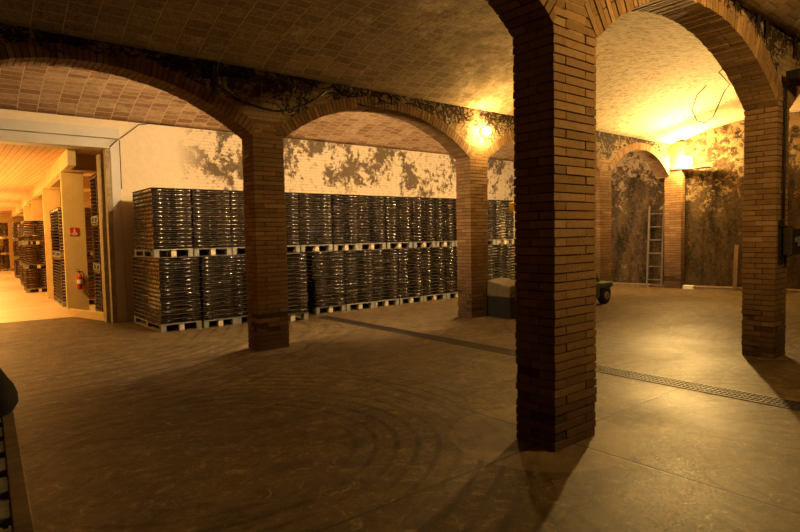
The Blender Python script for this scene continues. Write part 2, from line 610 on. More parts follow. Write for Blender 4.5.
vault('ceiling', VMID, BY1 - 0.02, AY0 + 0.02, 0.52)
vault('ceiling', VBACK, AY1 - 0.02, WY + 0.05, 0.50)
vault('ceiling', VFRONT, -2.2, BY0 + 0.02, 0.52)

# walls
mb = MB()
mb.box(2.83, 15.1, WY, WY + 0.35, 0, 4.5)            # right of the door
mb.box(-3.5, 2.83, WY, WY + 0.35, 3.76, 4.5)          # over the door
tag(mb.build('wall_back', BACKW), kind='structure')
mb = MB()
ya, yb = WY + 0.5, -4.0
mb.hexa([(endx(ya), ya, 0), (endx(yb), yb, 0), (endx(yb) + .35, yb, 0), (endx(ya) + .35, ya, 0),
         (endx(ya), ya, 4.9), (endx(yb), yb, 4.9), (endx(yb) + .35, yb, 4.9), (endx(ya) + .35, ya, 4.9)])
tag(mb.build('wall_end', ENDW), kind='structure')
mb = MB()
ya, yb = WY, -2.0
mb.hexa([(endx(ya) - .10, ya, 0), (endx(yb) - .10, yb, 0), (endx(yb), yb, 0), (endx(ya), ya, 0),
         (endx(ya) - .10, ya, .05), (endx(yb) - .10, yb, .05), (endx(yb), yb, .08), (endx(ya), ya, .08)])
tag(mb.build('baseboard_end', OLDW), kind='structure')
mb = MB()
mb.box(-3.5, 15.8, AY0 - 0.05, AY0 + 0.03, ZS - 0.08, ZS + 0.02)
mb.box(-3.5, 15.7, AY1 - 0.03, AY1 + 0.05, ZS - 0.055, ZS + 0.02)
mb.v = [(min(x, endx(y) + 0.1), y, z) for x, y, z in mb.v]
tag(mb.build('trim_1', LEDGE), kind='structure')


# ------------------------------------------------------------------ brickwork
def jit(a):
    return random.uniform(-a, a)


def brick_pillar(name, x0, x1, y0, y1, z1, label, pitch=0.065, group=None, z0=0.0):
    """real courses of brick round a recessed mortar core, pinwheel bond"""
    mb = MB()
    g = 0.013
    mb.box(x0 + g, x1 - g, y0 + g, y1 - g, z0, z1, 1)
    wx = (x1 - x0)
    wy = (y1 - y0)
    t = 0.145
    nz = int(round((z1 - z0) / pitch))
    jx = 0.004
    for k in range(nz):
        a, b = z0 + k * pitch + 0.005, z0 + (k + 1) * pitch - 0.005
        if k % 2 == 0:
            rects = [(x0, x1 - t, y0, y0 + t), (x1 - t, x1, y0, y1 - t), (x0 + t, x1, y1 - t, y1), (x0, x0 + t, y0 + t, y1)]
        else:
            rects = [(x0 + t, x1, y0, y0 + t), (x1 - t, x1, y0 + t, y1), (x0, x1 - t, y1 - t, y1), (x0, x0 + t, y0, y1 - t)]
        for (p, q, r, s_) in rects:
            ox, oy = jit(0.003), jit(0.003)
            p, q, r, s_ = p + jx + ox, q - jx + ox, r + jx + oy, s_ - jx + oy
            if z0 == 0 and k < 9 and random.random() < 0.25:
                e = random.uniform(0.004, 0.012)
                p, q, r, s_ = p + e, q - e, r + e, s_ - e
            pts = [(p, r, a), (q, r, a), (q, s_, a), (p, s_, a), (p, r, b), (q, r, b), (q, s_, b), (p, s_, b)]
            mb.hexa([(u + jit(.0025), v + jit(.0025), w_ + jit(.002)) for u, v, w_ in pts], 0)
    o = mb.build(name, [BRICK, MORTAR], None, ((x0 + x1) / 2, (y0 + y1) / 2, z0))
    # keep the brick texture in metres of the pillar's own frame
    return tag(o, label, 'pillar', group)


def arch_geo(xl, xr, zs, zc):
    s, h = xr - xl, zc - zs
    R = (s * s / 4 + h * h) / (2 * h)
    return (xl + xr) / 2, zc - R, R, asin(min(1, s / 2 / R))


def arcade(name, y0, y1, gaps, zs, zc, ring, ztop, xa, xb, mats=None):
    """gaps: (xl, xr) of each arch; ring of voussoirs plus spandrels above"""
    mb = MB()
    th = y1 - y0
    geos = [arch_geo(l, r, zs, zc) for l, r in gaps]
    for (cx, cz, R, A) in geos:
        n = int(2 * A * R / 0.066)
        # recessed core
        rows_f, nn = [], 40
        for side in (0, 1):
            yy = y0 + 0.008 if side == 0 else y1 - 0.008
            rows_f.append([[(cx + (R + rr) * sin(-A + 2 * A * k / nn), yy, cz + (R + rr) * cos(-A + 2 * A * k / nn)) for k in range(nn + 1)] for rr in (0.008, ring)])
        mb.grid(rows_f[0], 1, False, False)
        mb.grid(rows_f[1], 1, False, False)
        mb.grid([rows_f[0][0], rows_f[1][0]], 1, False, False)
        for k in range(n):
            t0 = -A + 2 * A * (k + 0.09) / n
            t1 = -A + 2 * A * (k + 0.91) / n
            cut = th * (0.40 if k % 2 else 0.60)
            e = jit(0.006)
            for (ya_, yb_) in ((y0, y0 + cut - 0.005), (y0 + cut + 0.005, y1)):
                oy = jit(0.003)
                radial = [(0 + e, ring)] if ring < 0.2 else ([(e, ring * 0.5 - 0.005), (ring * 0.5 + 0.005, ring)] if k % 2 else [(e, ring)])
                for (ra, rb) in radial:
                    p = []
                    for yy in (ya_ + oy, yb_ + oy):
                        pass
                    def P(t, rr, yy):
                        return (cx + (R + rr) * sin(t), yy, cz + (R + rr) * cos(t))
                    ya2, yb2 = ya_ + oy, yb_ + oy
                    mb.hexa([P(t0, ra, ya2), P(t1, ra, ya2), P(t1, ra, yb2), P(t0, ra, yb2),
                             P(t0, rb, ya2), P(t1, rb, ya2), P(t1, rb, yb2), P(t0, rb, yb2)], 0)
    # spandrels
    def zext(x):
        best = zs - 0.02
        for (cx, cz, R, A), (l, r) in zip(geos, gaps):
            Re = R + ring - 0.01
            if abs(x - cx) < Re * sin(A):
                best = max(best, cz + sqrt(Re * Re - (x - cx) ** 2))
        return best
    xs = []
    x = xa
    while x < xb:
        xs.append(x)
        x += 0.06
    xs.append(xb)
    for yy in (y0 + 0.006, y1 - 0.006):
        mb.grid([[(x, yy, zext(x)) for x in xs], [(x, yy, ztop) for x in xs]], 2, False, False)
    mb.grid([[(x, y0 + 0.006, ztop) for x in xs], [(x, y1 - 0.006, ztop) for x in xs]], 2, False, False)
    return tag(mb.build(name, [BRICK, MORTAR, SPAN]), kind='structure')


gA = [(-3.6, -0.90), (-0.43, 3.45), (3.93, 7.76), (8.25, 12.15), (12.64, 15.60)]
gB = [(-3.6, -0.98), (-0.50, 3.41), (3.95, 7.82), (8.24, 12.25), (12.70, 16.6)]
arcade('wall_far_arcade', AY0, AY1, gA, 3.02, 3.67, 0.17, ZS + 0.06, -3.6, 15.85)
arcade('wall_near_arcade', BY0, BY1, gB, 3.06, 3.74, 0.27, ZS + 0.06, -3.6, 17.0)

labA = ['brick pillar of the far arcade, out of view at left', 'brick pillar standing in front of the stacked bottles, left one of the two',
        'brick pillar with the small bright lamp above it, beside the stacked bottles', 'slim looking far brick pillar just right of the big near pillar']
labB = ['brick pillar of the near arcade, out of view at left', 'large square brick pillar nearest in the middle, on a pale cement patch',
        'brick pillar at right with a switch box on its side', 'brick pillar hidden at far right']
for i, (a, b) in enumerate(AP):
    if i in (1, 2, 3):
        brick_pillar('brick_pillar', a, b, AY0, AY1, 3.02 + 0.24, labA[i], group='brick pillars')
for i, (a, b) in enumerate(BP):
    if i in (1, 2):
        brick_pillar('brick_pillar', a, b, BY0, BY1, 3.06 + 0.28, labB[i], group='brick pillars')
brick_pillar('brick_pilaster', 15.58, 15.81, 7.10, 7.56, 3.94, 'brick pilaster on the end wall below the brightest lamp, beside the ladder')

# faint chalk scribbles on the near pillar
near = [o for o in COL.objects if o.name.startswith('brick_pillar') and 'nearest' in o.get('label', '')][0]
rc = random.Random(3)
mb = MB()
for (x0, z0, n) in ((3.66, 1.53, 5), (3.53, 1.45, 4), (3.68, 1.42, 4), (3.62, 1.31, 4), (3.66, 1.25, 5), (3.78, 1.16, 3)):
    pts = []
    for k in range(n * 5):
        a = k * 1.15
        pts.append((x0 + k * 0.0075 + 0.008 * cos(a), BY0 - 0.007, z0 + 0.013 * sin(a) + 0.0015 * k + rc.uniform(-.002, .002)))
    mb.tube(pts, 0.0013, 4)
CHALK = simple('chalk', (0.42, 0.34, 0.24), 1.0, 0.0)
ch_ = mb.build('chalk_scribbles', CHALK, near, tuple(near.location))
ch_['label'] = 'faint illegible chalk scribbles'

# ------------------------------------------------------------------ door opening and hall behind
mb = MB()
mb.box(-3.0, 2.66, WY - 0.06, WY + 0.0, 3.37, 3.54)
mb.box(-3.0, 2.83, WY - 0.10, WY + 0.0, 3.56, 3.75)
mb.box(-3.0, 2.83, WY + 0.0, WY + 0.35, 3.37, 3.76)
mb.box(2.66, 2.83, WY - 0.05, WY + 0.35, 0, 3.545)
tag(mb.build('door_1', PAINT, bevel=0.006), kind='structure')
mb = MB()
mb.box(2.825, 2.84, WY - 0.056, WY - 0.01, 2.6, 3.54)
tag(mb.build('trim_5', BLACK), kind='structure')
mb = MB()
mb.box(2.57, 2.66, WY - 0.04, WY + 0.12, 0, 3.36)
mb.box(2.50, 2.58, WY + 0.14, WY + 0.40, 0, 3.28)
for zz in (0.35, 0.9, 1.45, 2.0, 2.5, 3.0):
    mb.box(2.58, 2.65, WY - 0.05, WY - 0.03, zz, zz + 0.05)
tag(mb.build('trim_2', CONC, bevel=0.004), kind='structure')

HA = radians(-2.9)
HO = (2.10, 13.95)
HL = 29.0


def hw(a, u):
    return (HO[0] + a * cos(HA) - u * sin(HA), HO[1] + a * sin(HA) + u * cos(HA))


def hbox(mb, a0, a1, u0, u1, z0, z1, m=0):
    p = [hw(a0, u0), hw(a1, u0), hw(a1, u1), hw(a0, u1)]
    mb.hexa([(x, y, z0) for x, y in p] + [(x, y, z1) for x, y in p], m)


HFLOOR = simple('hall_floor_screed', (0.50, 0.40, 0.22), 0.45, 0.5, var=0.18, scale=1.2)
mb = MB(); hbox(mb, -6.5, 2.2, -0.25, HL, -0.12, 0.004)
tag(mb.build('floor', HFLOOR), kind='structure')
mb = MB(); mb.box(-4.5, 4.4, WY + 0.12, 13.85, -0.2, 0.0)
tag(mb.build('floor', FLOOR), kind='structure')
mb = MB(); hbox(mb, -6.5, 2.2, -1.40, HL, 3.40, 3.52)
tag(mb.build('ceiling', HCEIL), kind='structure')
mb = MB(); hbox(mb, 2.0, 2.2, -1.30, HL, 0, 3.40)
tag(mb.build('wall_hall_right', PLY), kind='structure')
mb = MB(); hbox(mb, -6.5, -6.3, -1.30, HL, 0, 3.40)
tag(mb.build('wall_hall_left', PLY), kind='structure')
mb = MB(); hbox(mb, -6.3, 2.0, HL - 0.2, HL, 0, 3.40)
tag(mb.build('wall_hall_end', PLY), kind='structure')
mb = MB()
hbox(mb, 0.0, 0.14, -1.30, HL - 0.2, 3.08, 3.40)
for u in (0.0, 4.6, 9.2, 13.8, 18.4, 23.0):
    hbox(mb, 0.14, 2.0, u - .5, u + 0.62, 3.08, 3.40)
tag(mb.build('trim_3', PLY, bevel=0.004), kind='structure')
finl = ['plywood panel with the red sign and the fire extinguisher', 'second plywood panel in the hall, behind the one with the extinguisher',
        'third plywood panel in the hall, above the tall brown stack', 'fourth plywood panel deep in the hall']
for i, u in enumerate((0.0, 4.6, 9.2, 13.8)):
    mb = MB()
    x, y = hw(0, u)
    c, s_ = cos(HA), sin(HA)
    mb.box(0, 0.42, 0, 0.13, 0, 3.075)
    o = mb.build('partition_panel', PLY, bevel=0.005)
    o.location = (x, y, 0.004)
    o.rotation_euler = (0, 0, HA)
    tag(o, finl[i], 'panel', 'plywood panels along the hall')
mb = MB(); mb.hexa([(2.10, 13.93, 0), (2.52, 12.46, 0), (2.60, 12.48, 0), (2.18, 13.94, 0), (2.10, 13.93, .16), (2.52, 12.46, .16), (2.60, 12.48, .16), (2.18, 13.94, .16)])
tag(mb.build('trim_4', PLY, bevel=0.004), kind='structure')

# sign and extinguisher on the first panel
sx, sy = hw(0.20, -0.010)
t = thing('safety_sign', 'small red and white fire sign high on the plywood panel', 'sign', (sx, sy, 1.72), HA)
t.scale = (0.8, 1, 0.68)
mb = MB(); mb.box(-0.10, 0.10, -0.004, 0.008, 0.0, 0.26); mb.build('sign_plate', RED, t)
mb = MB()
mb.box(-0.012, 0.022, -0.007, -0.003, 0.11, 0.21)
mb.hexa([(-0.03, -0.007, 0.17), (-0.012, -0.007, 0.16), (-0.012, -0.003, 0.16), (-0.03, -0.003, 0.17), (0.0, -0.007, 0.235), (0.02, -0.007, 0.215), (0.02, -0.003, 0.215), (0.0, -0.003, 0.235)])
mb.box(-0.04, 0.05, -0.007, -0.003, 0.10, 0.115)
mb.box(-0.075, 0.075, -0.007, -0.003, 0.055, 0.075)
mb.box(-0.06, 0.06, -0.007, -0.003, 0.022, 0.040)
mb.build('pictogram', WHITE, t)
ex, ey = hw(0.25, -0.085)
t = thing('fire_extinguisher', 'red fire extinguisher hanging on the plywood panel by the doorway', 'extinguisher', (ex, ey, 0.56), HA)
t.scale = (0.9, 0.9, 1.1)
mb = MB(); mb.rings([(0, 0.045), (0.01, 0.062), (0.25, 0.062), (0.29, 0.045), (0.31, 0.02), (0.33, 0.02)], (0, 0, 0), (0, 0, 1), 16); mb.build('cylinder_body', RED, t)
mb = MB(); mb.rings([(0.12, 0.0635), (0.20, 0.0635)], (0, 0, 0), (0, 0, 1), 16, caps=False); mb.build('paper_band', WHITE, t)
mb = MB(); mb.box(-0.02, 0.02, -0.015, 0.015, 0.325, 0.36); mb.box(-0.075, 0.02, -0.008, 0.008, 0.355, 0.367); mb.box(-0.07, 0.01, -0.008, 0.008, 0.385, 0.395); mb.build('valve_handle', BLACK, t)
mb = MB(); mb.tube([(0.015, 0, 0.345), (0.06, 0, 0.35), (0.09, 0, 0.30), (0.085, 0, 0.18), (0.075, 0, 0.08)], 0.009); mb.build('hose', BLACK, t)
mb = MB(); mb.box(-0.03, 0.03, 0.06, 0.082, 0.24, 0.27); mb.build('wall_bracket', BLACK, t)

# ------------------------------------------------------------------ pallets, trays and bottles
ROWN = ['first', 'second', 'third', 'fourth', 'fifth', 'sixth', 'seventh', 'eighth', 'ninth', 'tenth', 'eleventh', 'twelfth', 'thirteenth', 'fourteenth', 'fifteenth']
PW, PD, PH = 0.72, 1.9, 0.14


def make_pallet(wd, dp, label, group):
    t = thing('wooden_pallet', label, 'pallet', group=group)
    mb = MB()
    n = 7
    for k in range(n):
        y = k * (dp - 0.12) / (n - 1)
        mb.box(0, wd, y, y + 0.12, PH - 0.02, PH)
    mb.build('deck', PALLETW, t, bevel=0.002)
    for i, x in enumerate((0, wd / 2 - 0.045, wd - 0.09)):
        mb = MB()
        mb.box(x, x + 0.09, 0, dp, PH - 0.038, PH - 0.022)
        mb.box(x, x + 0.09, 0, dp, 0.0, 0.016)
        mb.build('stringer', PALLETW, t)
        for y in (0, dp / 2 - 0.06, dp - 0.12):
            mb = MB()
            mb.box(x + 0.002, x + 0.088, y + 0.002, y + 0.118, 0.017, PH - 0.039)
            mb.build('block', BLOCKW if i == 1 else PALLETW, t)
    return t


PITCH = 0.0763
BR = 0.0335
BL = 0.36
BPROF = [(0, 0.026), (0.005, 0.0335), (0.205, 0.0335), (0.255, 0.018), (0.335, 0.015), (0.340, 0.018), (0.355, 0.018)]
bmesh_ = MB()
bmesh_.rings(BPROF, (0, 0, 0), (1, 0, 0), 12)
bottle_proto = bmesh_.build('bottle', GLASS)
bottle_data = bottle_proto.data
bpy.data.objects.remove(bottle_proto)

REST = MB()          # all the bottles nobody could count
REST_A = MB()        # hall bottles, with the warm light put into their colour


def tray_mesh(wd, dp):
    mb = MB()
    mb.box(-0.004, wd + 0.004, -0.004, dp, 0, 0.0055)
    me_o = mb.build('tray', TRAYM)
    d = me_o.data
    bpy.data.objects.remove(me_o)
    return d


def stack(x, y, z, wd, dp, n, label, singles=None, full=False, rz=0.0, pitch=0.0763, sink=None, rows=3, single_label=None, single_group=None):
    """n layers of bottles lying on thin trays; bottles along x"""
    sink = sink or REST
    t = thing('tray_stack', label, 'stack', (x, y, z), rz, 'stacks of thin trays')
    td = tray_mesh(wd, dp)
    ca, sa = cos(rz), sin(rz)
    nb = int((dp - 0.01) / 0.0715)
    for k in range(n + 1):
        dx, dy = jit(0.006), jit(0.006)
        o = bpy.data.objects.new('tray', td)
        o.parent = t
        o.location = (dx, dy, k * pitch)
        COL.objects.link(o)
        if k == n:
            break
        zc = k * pitch + 0.006 + BR + 0.0008
        for j in range(nb):
            if not full and rows <= j < nb - 1 and k < n - 1:
                continue
            for side in (0, 1):
                yy = 0.037 + j * 0.0715 + dy + jit(0.003)
                bx = (0.004 if side == 0 else wd - 0.004) + dx + jit(0.004)
                f = wd / 0.73
                d = 1 if side == 0 else -1
                if j == 0 and singles is not None:
                    b = bpy.data.objects.new('bottle', bottle_data)
                    b.location = (x + bx * ca - yy * sa, y + bx * sa + yy * ca, z + zc)
                    b.rotation_euler = (random.uniform(0, 6.28), 0, (0 if side == 0 else pi) + jit(0.012))
                    b.scale = (f, 1, 1)
                    COL.objects.link(b)
                    tag(b, single_label % (('left', 'right')[side], ROWN[k]), 'bottle', single_group)
                    continue
                p0 = (x + bx * ca - yy * sa, y + bx * sa + yy * ca, z + zc)
                prof = [(0, 0.026), (0.005, 0.0335), (0.205 * f, 0.0335), (0.255 * f, 0.017), (0.350 * f, 0.016)]
                sink.rings(prof, p0, (d * ca, d * sa, 0), 8)
    return t


ORD = ['leftmost', 'second', 'third', 'fourth', 'fifth', 'sixth', 'seventh', 'eighth', 'ninth', 'tenth', 'eleventh', 'twelfth', 'thirteenth', 'fourteenth']
low = [(2.91, 10.11, .70), (3.63, 10.05, .62), (4.27, 10.10, .56), (4.85, 9.62, .66), (5.98, 10.12, .73), (6.73, 10.10, .73), (7.48, 10.12, .70), (8.21, 10.12, .73),
       (8.97, 10.14, .73), (9.73, 10.12, .73), (10.49, 10.12, .72), (11.24, 10.14, .73), (11.99, 10.12, .73)]
upp = [(2.90, 10.32, .68), (3.60, 10.32, .70), (4.33, 10.34, .70), (5.06, 10.32, .70), (5.79, 10.32, .76), (6.59, 10.32, .64), (7.26, 10.36, .76), (8.06, 10.36, .76),
       (8.86, 10.34, .69), (9.58, 10.32, .62), (10.24, 10.32, .72), (11.0, 10.32, .76), (11.80, 10.32, .74)]
for tier, rowx in (('lower', low), ('upper', upp)):
    for i, (x, y, wd) in enumerate(rowx):
        z = 0.0 if tier == 'lower' else PH + 15 * PITCH + 0.0065 + 0.0005
        n = 15 if tier == 'lower' else 14
        dp = min(WY - 0.06 - y, 1.86 if i > 0 else (1.75 if tier == 'lower' else 1.25))
        where = ('on the floor under the ' if tier == 'lower' else 'between the two tiers under the ')
        od = ORD[i] if i == 0 else ORD[i] + ' from left'
        p = make_pallet(wd, dp, 'wooden pallet under the %s bottle stack of the %s tier' % (od, tier), 'pallets under the dark bottle stacks')
        p.location = (x, y, z)
        first5 = i < 5
        stack(x, y, z + PH + 0.0005, wd, dp, n, 'dark bottles on thin trays, %s stack of the %s tier' % (od, tier),
              singles=True if first5 else None, full=(i == 0), rows=2,
              single_label='%%s-hand dark bottle in the %%s row up, front of the %s %s stack' % (ORD[i], tier),
              single_group='bottles at the front of the %s %s stack' % (ORD[i], tier))
tag(REST.build('bottle', GLASS), 'dark glass bottles filling the remaining rows of the stacks along the wall', 'bottles', kind='stuff')

# hall stacks
hall = [(0.50, -1.10, 0.0, 0.72, 0.9, 3, 11, 'stack just inside the doorway'),
        (0.10, 2.0, 0.0, 0.80, 2.2, 2, 14, 'stack between the first two plywood panels'),
        (-0.36, 7.30, 0.0, 0.72, 1.6, 3, 8, 'stack sticking out into the hall'),
        (-0.30, 10.9, 0.0, 0.72, 1.6, 3, 8, 'stack behind the one sticking out'),
        (-0.28, 16.6, 0.0, 0.72, 1.6, 3, 9, 'narrow looking stack deep in the hall'),
        (-0.95, 25.0, 0.0, 0.72, 1.6, 3, 10, 'farthest stack of the hall, at the photo edge')]
for (a, u, z, wd, dp, tiers, n, lab) in hall:
    x, y = hw(a, u)
    zz = 0.006
    for k in range(tiers):
        pl = make_pallet(wd, dp, '%s pallet, %s' % (('bottom', 'second', 'third')[k], lab), 'pallets in the lit hall')
        pl.location = (x, y, zz)
        pl.rotation_euler = (0, 0, HA)
        zz += PH + 0.0005
        stack(x, y, zz, wd, dp, n, 'warm-tinted bottles on trays, %s tier, %s' % (('bottom', 'second', 'third')[k], lab), rz=HA, sink=REST_A, full=False, rows=1)
        zz += n * PITCH + 0.0068
tag(REST_A.build('bottle', WARM_GLASS), 'bottles in the stacks of the lit hall, tinted for its warm light', 'bottles', kind='stuff')


# ------------------------------------------------------------------ lamps
def bulb_lamp(name, label, x, y, z, r, strength, normal=(0, -1, 0), col=SOD, group=None):
    t = thing(name, label, 'lamp', (x, y, z), 0, group)
    n = Vector(normal).normalized()
    mb = MB(); mb.cyl(n * 0.0, n * 0.03, 0.06, 16); mb.cyl(n * 0.03, n * 0.07, 0.03, 12); mb.build('wall_socket', IRON, t)
    mb = MB(); mb.sphere(n * (0.07 + r * 0.9), r, 20, h=12)
    mb.build('bulb', emitter('glowing_bulb', col, strength), t)
    return t


def strength_for(power, r):
    return power / (pi * 4 * pi * r * r)


bulb_lamp('wall_lamp', 'small bright round lamp above the second far pillar', 8.09, AY0, 3.52, 0.075, strength_for(LAMP_FACE * 0.5, 0.075))
ex_, ey_ = 15.02, 6.44
t = thing('wall_lamp', 'brightest lamp in the far corner over the pilaster', 'lamp', (15.88, 6.95, 3.40))
mb = MB(); mb.tube([(0, 0, 0.1), (-0.10, 0, 0.12), (-0.26, 0, 0.0)], 0.02, 8); mb.build('mounting_arm', IRON, t)
mb = MB(); mb.rings([(0, 0.04), (0.02, 0.11), (0.035, 0.11), (0.03, 0.04)], (-0.22, 0, 0), (-1, -0.15, -0.05), 24); mb.build('reflector', GREYM, t)
mb = MB(); mb.box(-0.34, 0.0, -0.5, 0.45, -0.185, -0.165); mb.build('shade_plate', IRON, t)  # plate added under the bulb to keep its light off the wall below
mb = MB(); mb.sphere((-0.40, -0.03, -0.01), 0.14, 24, h=14); mb.build('bulb', emitter('glowing_bulb', SOD, strength_for(LAMP_CORNER * 0.5, 0.14)), t)
for (bx, p, wh) in ((3.69, 1.25, 'left far pillar'), (8.0, 1.1, 'second far pillar'), (12.4, 1.1, 'third far pillar')):
    bulb_lamp('wall_lamp', 'lamp hidden on the bottle side of the %s' % wh, bx, AY1, 3.45, 0.06, strength_for(LAMP_BACK * 0.5 * p, 0.06), (0, 1, 0), PALE, group='lamps behind the far arcade')
t = thing('hanging_lamp', 'lamp hanging from the vault of the near bay, out of view at right', 'lamp', (5.3, 0.55, 4.5))
mb = MB(); mb.cyl((0, 0, 0), (0, 0, -0.03), 0.05, 16); mb.cyl((0, 0, -0.03), (0, 0, -0.75), 0.008, 8); mb.build('cord', BLACK, t)
mb = MB(); mb.cyl((0, 0, -0.75), (0, 0, -0.85), 0.03, 14); mb.build('socket', BLACK, t)
mb = MB(); mb.sphere((0, 0, -0.92), 0.075, 20, h=12); mb.build('bulb', emitter('glowing_bulb', SOD, strength_for(LAMP_FRONT * 0.5, 0.075)), t)

# ------------------------------------------------------------------ drain
t = thing('floor_drain', 'long iron drain grating set in the concrete floor, running between the pillars', 'drain', (5.76, 9.75, 0))
mb = MB(); mb.box(0, 0.02, -10.6, 0, -0.0, 0.006); mb.box(0.26, 0.28, -10.6, 0, -0.0, 0.006); mb.build('frame', IRON, t)
mb = MB(); mb.box(0.02, 0.26, -10.6, 0, 0.0005, 0.0012); mb.build('channel', BLACK, t)
mb = MB()
k = 0
while k * 0.045 < 10.55:
    mb.box(0.02, 0.26, -k * 0.045 - 0.012, -k * 0.045, 0.0012, 0.006)
    k += 1
for q in (0.07, 0.14, 0.21):
    mb.box(q - 0.004, q + 0.004, -10.58, 0, 0.0014, 0.0058)
mb.build('grating', IRON, t)

# ------------------------------------------------------------------ things by the end wall
def along(y, off):
    return endx(y) - off


t = thing('ladder', 'metal ladder leaning on the dark end wall left of the pilaster', 'ladder', (along(7.80, 0.34), 7.77, 0))
d = Vector((0.20, -1.0, 0)).normalized() * -0.19
lean = Vector((0.25, 0.055, 2.28))
for sgn in (-1, 1):
    mb = MB(); mb.obox(d * sgn + lean / 2, (0.014, 0, 0), (0, 0.022, 0), lean / 2); mb.build('side_rail', ALU, t)
for k in range(6):
    f = (k + 0.6) / 6.2
    mb = MB(); mb.cyl(d * -1 + lean * f, d + lean * f, 0.014, 8); mb.build('rung', ALU, t)
t_ = MB(); t_.box(-0.13, 0.13, -0.08, 0.08, 0, 0.075)
t_.box(-0.135, 0.135, -0.085, 0.085, 0.075, 0.09)
o = t_.build('small_box', WHITE, None, bevel=0.004); o.location = (15.72, 6.95, 0); o.rotation_euler = (0, 0, radians(-78))
tag(o, 'small white box on the floor at the foot of the pilaster', 'box')
mb = MB()
mb.obox((0, 0, 0.59), (0.015, 0, 0), (0, 0.05, 0), (0.05, 0.0, 0.59))
o = mb.build('plank', OLDW, None); o.location = (along(5.88, 0.19), 5.88, 0.0)
tag(o, 'pale plank leaning on the end wall just left of the right pillar', 'plank')

# switch box on the right pillar
t = thing('switch_box', 'metal switch box on a bracket at the side of the right pillar', 'switch box', (8.02, 2.37, 1.25))
mb = MB(); mb.box(-0.06, 0.25, -0.06, 0.04, 0.02, 0.34); mb.build('housing', IRON, t, bevel=0.01)
mb = MB()
for q in (-0.01, 0.35):
    mb.box(-0.13, 0.29, 0.04, 0.06, q, q + 0.018)
for q in (-0.13, -0.02):
    mb.box(q, q + 0.02, 0.04, 0.066, -0.1, 0.44)
mb.tube([(0.28, 0.05, 0.36), (0.31, 0.05, 0.28), (0.31, 0.05, 0.1), (0.28, 0.05, 0.0)], 0.01)
mb.build('bracket', BLACK, t)
mb = MB(); mb.cyl((0.07, -0.062, 0.2), (0.07, -0.075, 0.2), 0.035, 14); mb.box(0.155, 0.21, -0.075, -0.06, 0.12, 0.24); mb.build('switch', GREYM, t)
mb = MB(); mb.tube([(7.96, 2.405, 1.70), (7.96, 2.405, 2.3), (7.97, 2.405, 3.1), (7.97, 2.405, 3.28)], 0.013)
tag(mb.build('conduit', BLACK), 'thin black conduit running up the right pillar above the switch box', 'conduit')
t = thing('floodlight', 'unlit black floodlight at the top of the right pillar', 'lamp', (7.95, 2.43, 3.30))
mb = MB()
mb.hexa([(-0.16, -0.20, 0.02), (0.14, -0.20, -0.04), (0.12, -0.06, 0.0), (-0.12, -0.06, 0.04), (-0.17, -0.24, 0.13), (0.15, -0.24, 0.08), (0.12, -0.06, 0.12), (-0.12, -0.06, 0.14)])
mb.build('lamp_housing', BLACK, t, bevel=0.01)
mb = MB(); mb.tube([(0.0, 0, 0.0), (0.0, -0.07, 0.0), (0.0, -0.08, 0.06)], 0.012); mb.tube([(0.14, -0.02, 0.0), (0.17, -0.06, 0.1), (0.25, -0.05, 0.14)], 0.02); mb.build('mounting_arm', BLACK, t)
mb = MB(); mb.poly([(-0.155, -0.203, 0.03), (0.135, -0.203, -0.03), (0.145, -0.238, 0.07), (-0.165, -0.238, 0.12)]); mb.build('glass_front', GREYM, t)


# ------------------------------------------------------------------ cables and roots
def sag(p, q, n, s_, wob=0.0):
    p, q = Vector(p), Vector(q)
    return [p.lerp(q, k / n) - Vector((0, 0, s_ * 4 * (k / n) * (1 - k / n))) + Vector((jit(wob), jit(wob * .2), jit(wob))) for k in range(n + 1)]


mb = MB()
mb.tube(sag((2.75, AY0 - .03, 3.80), (4.65, AY0 - .03, 3.78), 14, 0.40, .01), 0.014)
tag(mb.build('sagging_cable', BLACK), 'thick black cable sagging over the top of the left far pillar', 'cable')
mb = MB()
mb.tube([(5.95, AY0 - .065, 4.0)] + sag((5.93, AY0 - .02, 3.96), (5.91, AY0 - .02, 3.74), 4, 0, .004) + sag((5.90, AY0 - .03, 3.73), (5.25, AY0 - .02, 3.68), 8, 0.05, .004), 0.009)
mb.tube([(5.95, AY0 - .065, 3.99), (6.9, AY0 - .065, 3.97), (7.8, AY0 - .07, 3.96), (8.09, AY0 - .05, 3.9), (8.09, AY0 - .03, 3.6)], 0.007)
tag(mb.build('lamp_cable', BLACK), 'thin black cable along the ledge feeding the small bright lamp', 'cable')
mb = MB()
pts = [(2.64, WY - .12, 3.39), (2.78, WY - .115, 3.53), (2.90, WY - .03, 3.62), (3.02, WY - .03, 3.72), (3.20, WY - .03, 3.88), (3.4, WY - .03, 3.925), (3.8, WY - .02, 3.93), (4.6, WY - .02, 3.94), (5.6, WY - .02, 3.93)]
mb.tube(pts, 0.010)
tag(mb.build('wall_cable', BLACK), 'thin dark cable rising from the door frame corner across the pale wall', 'cable')
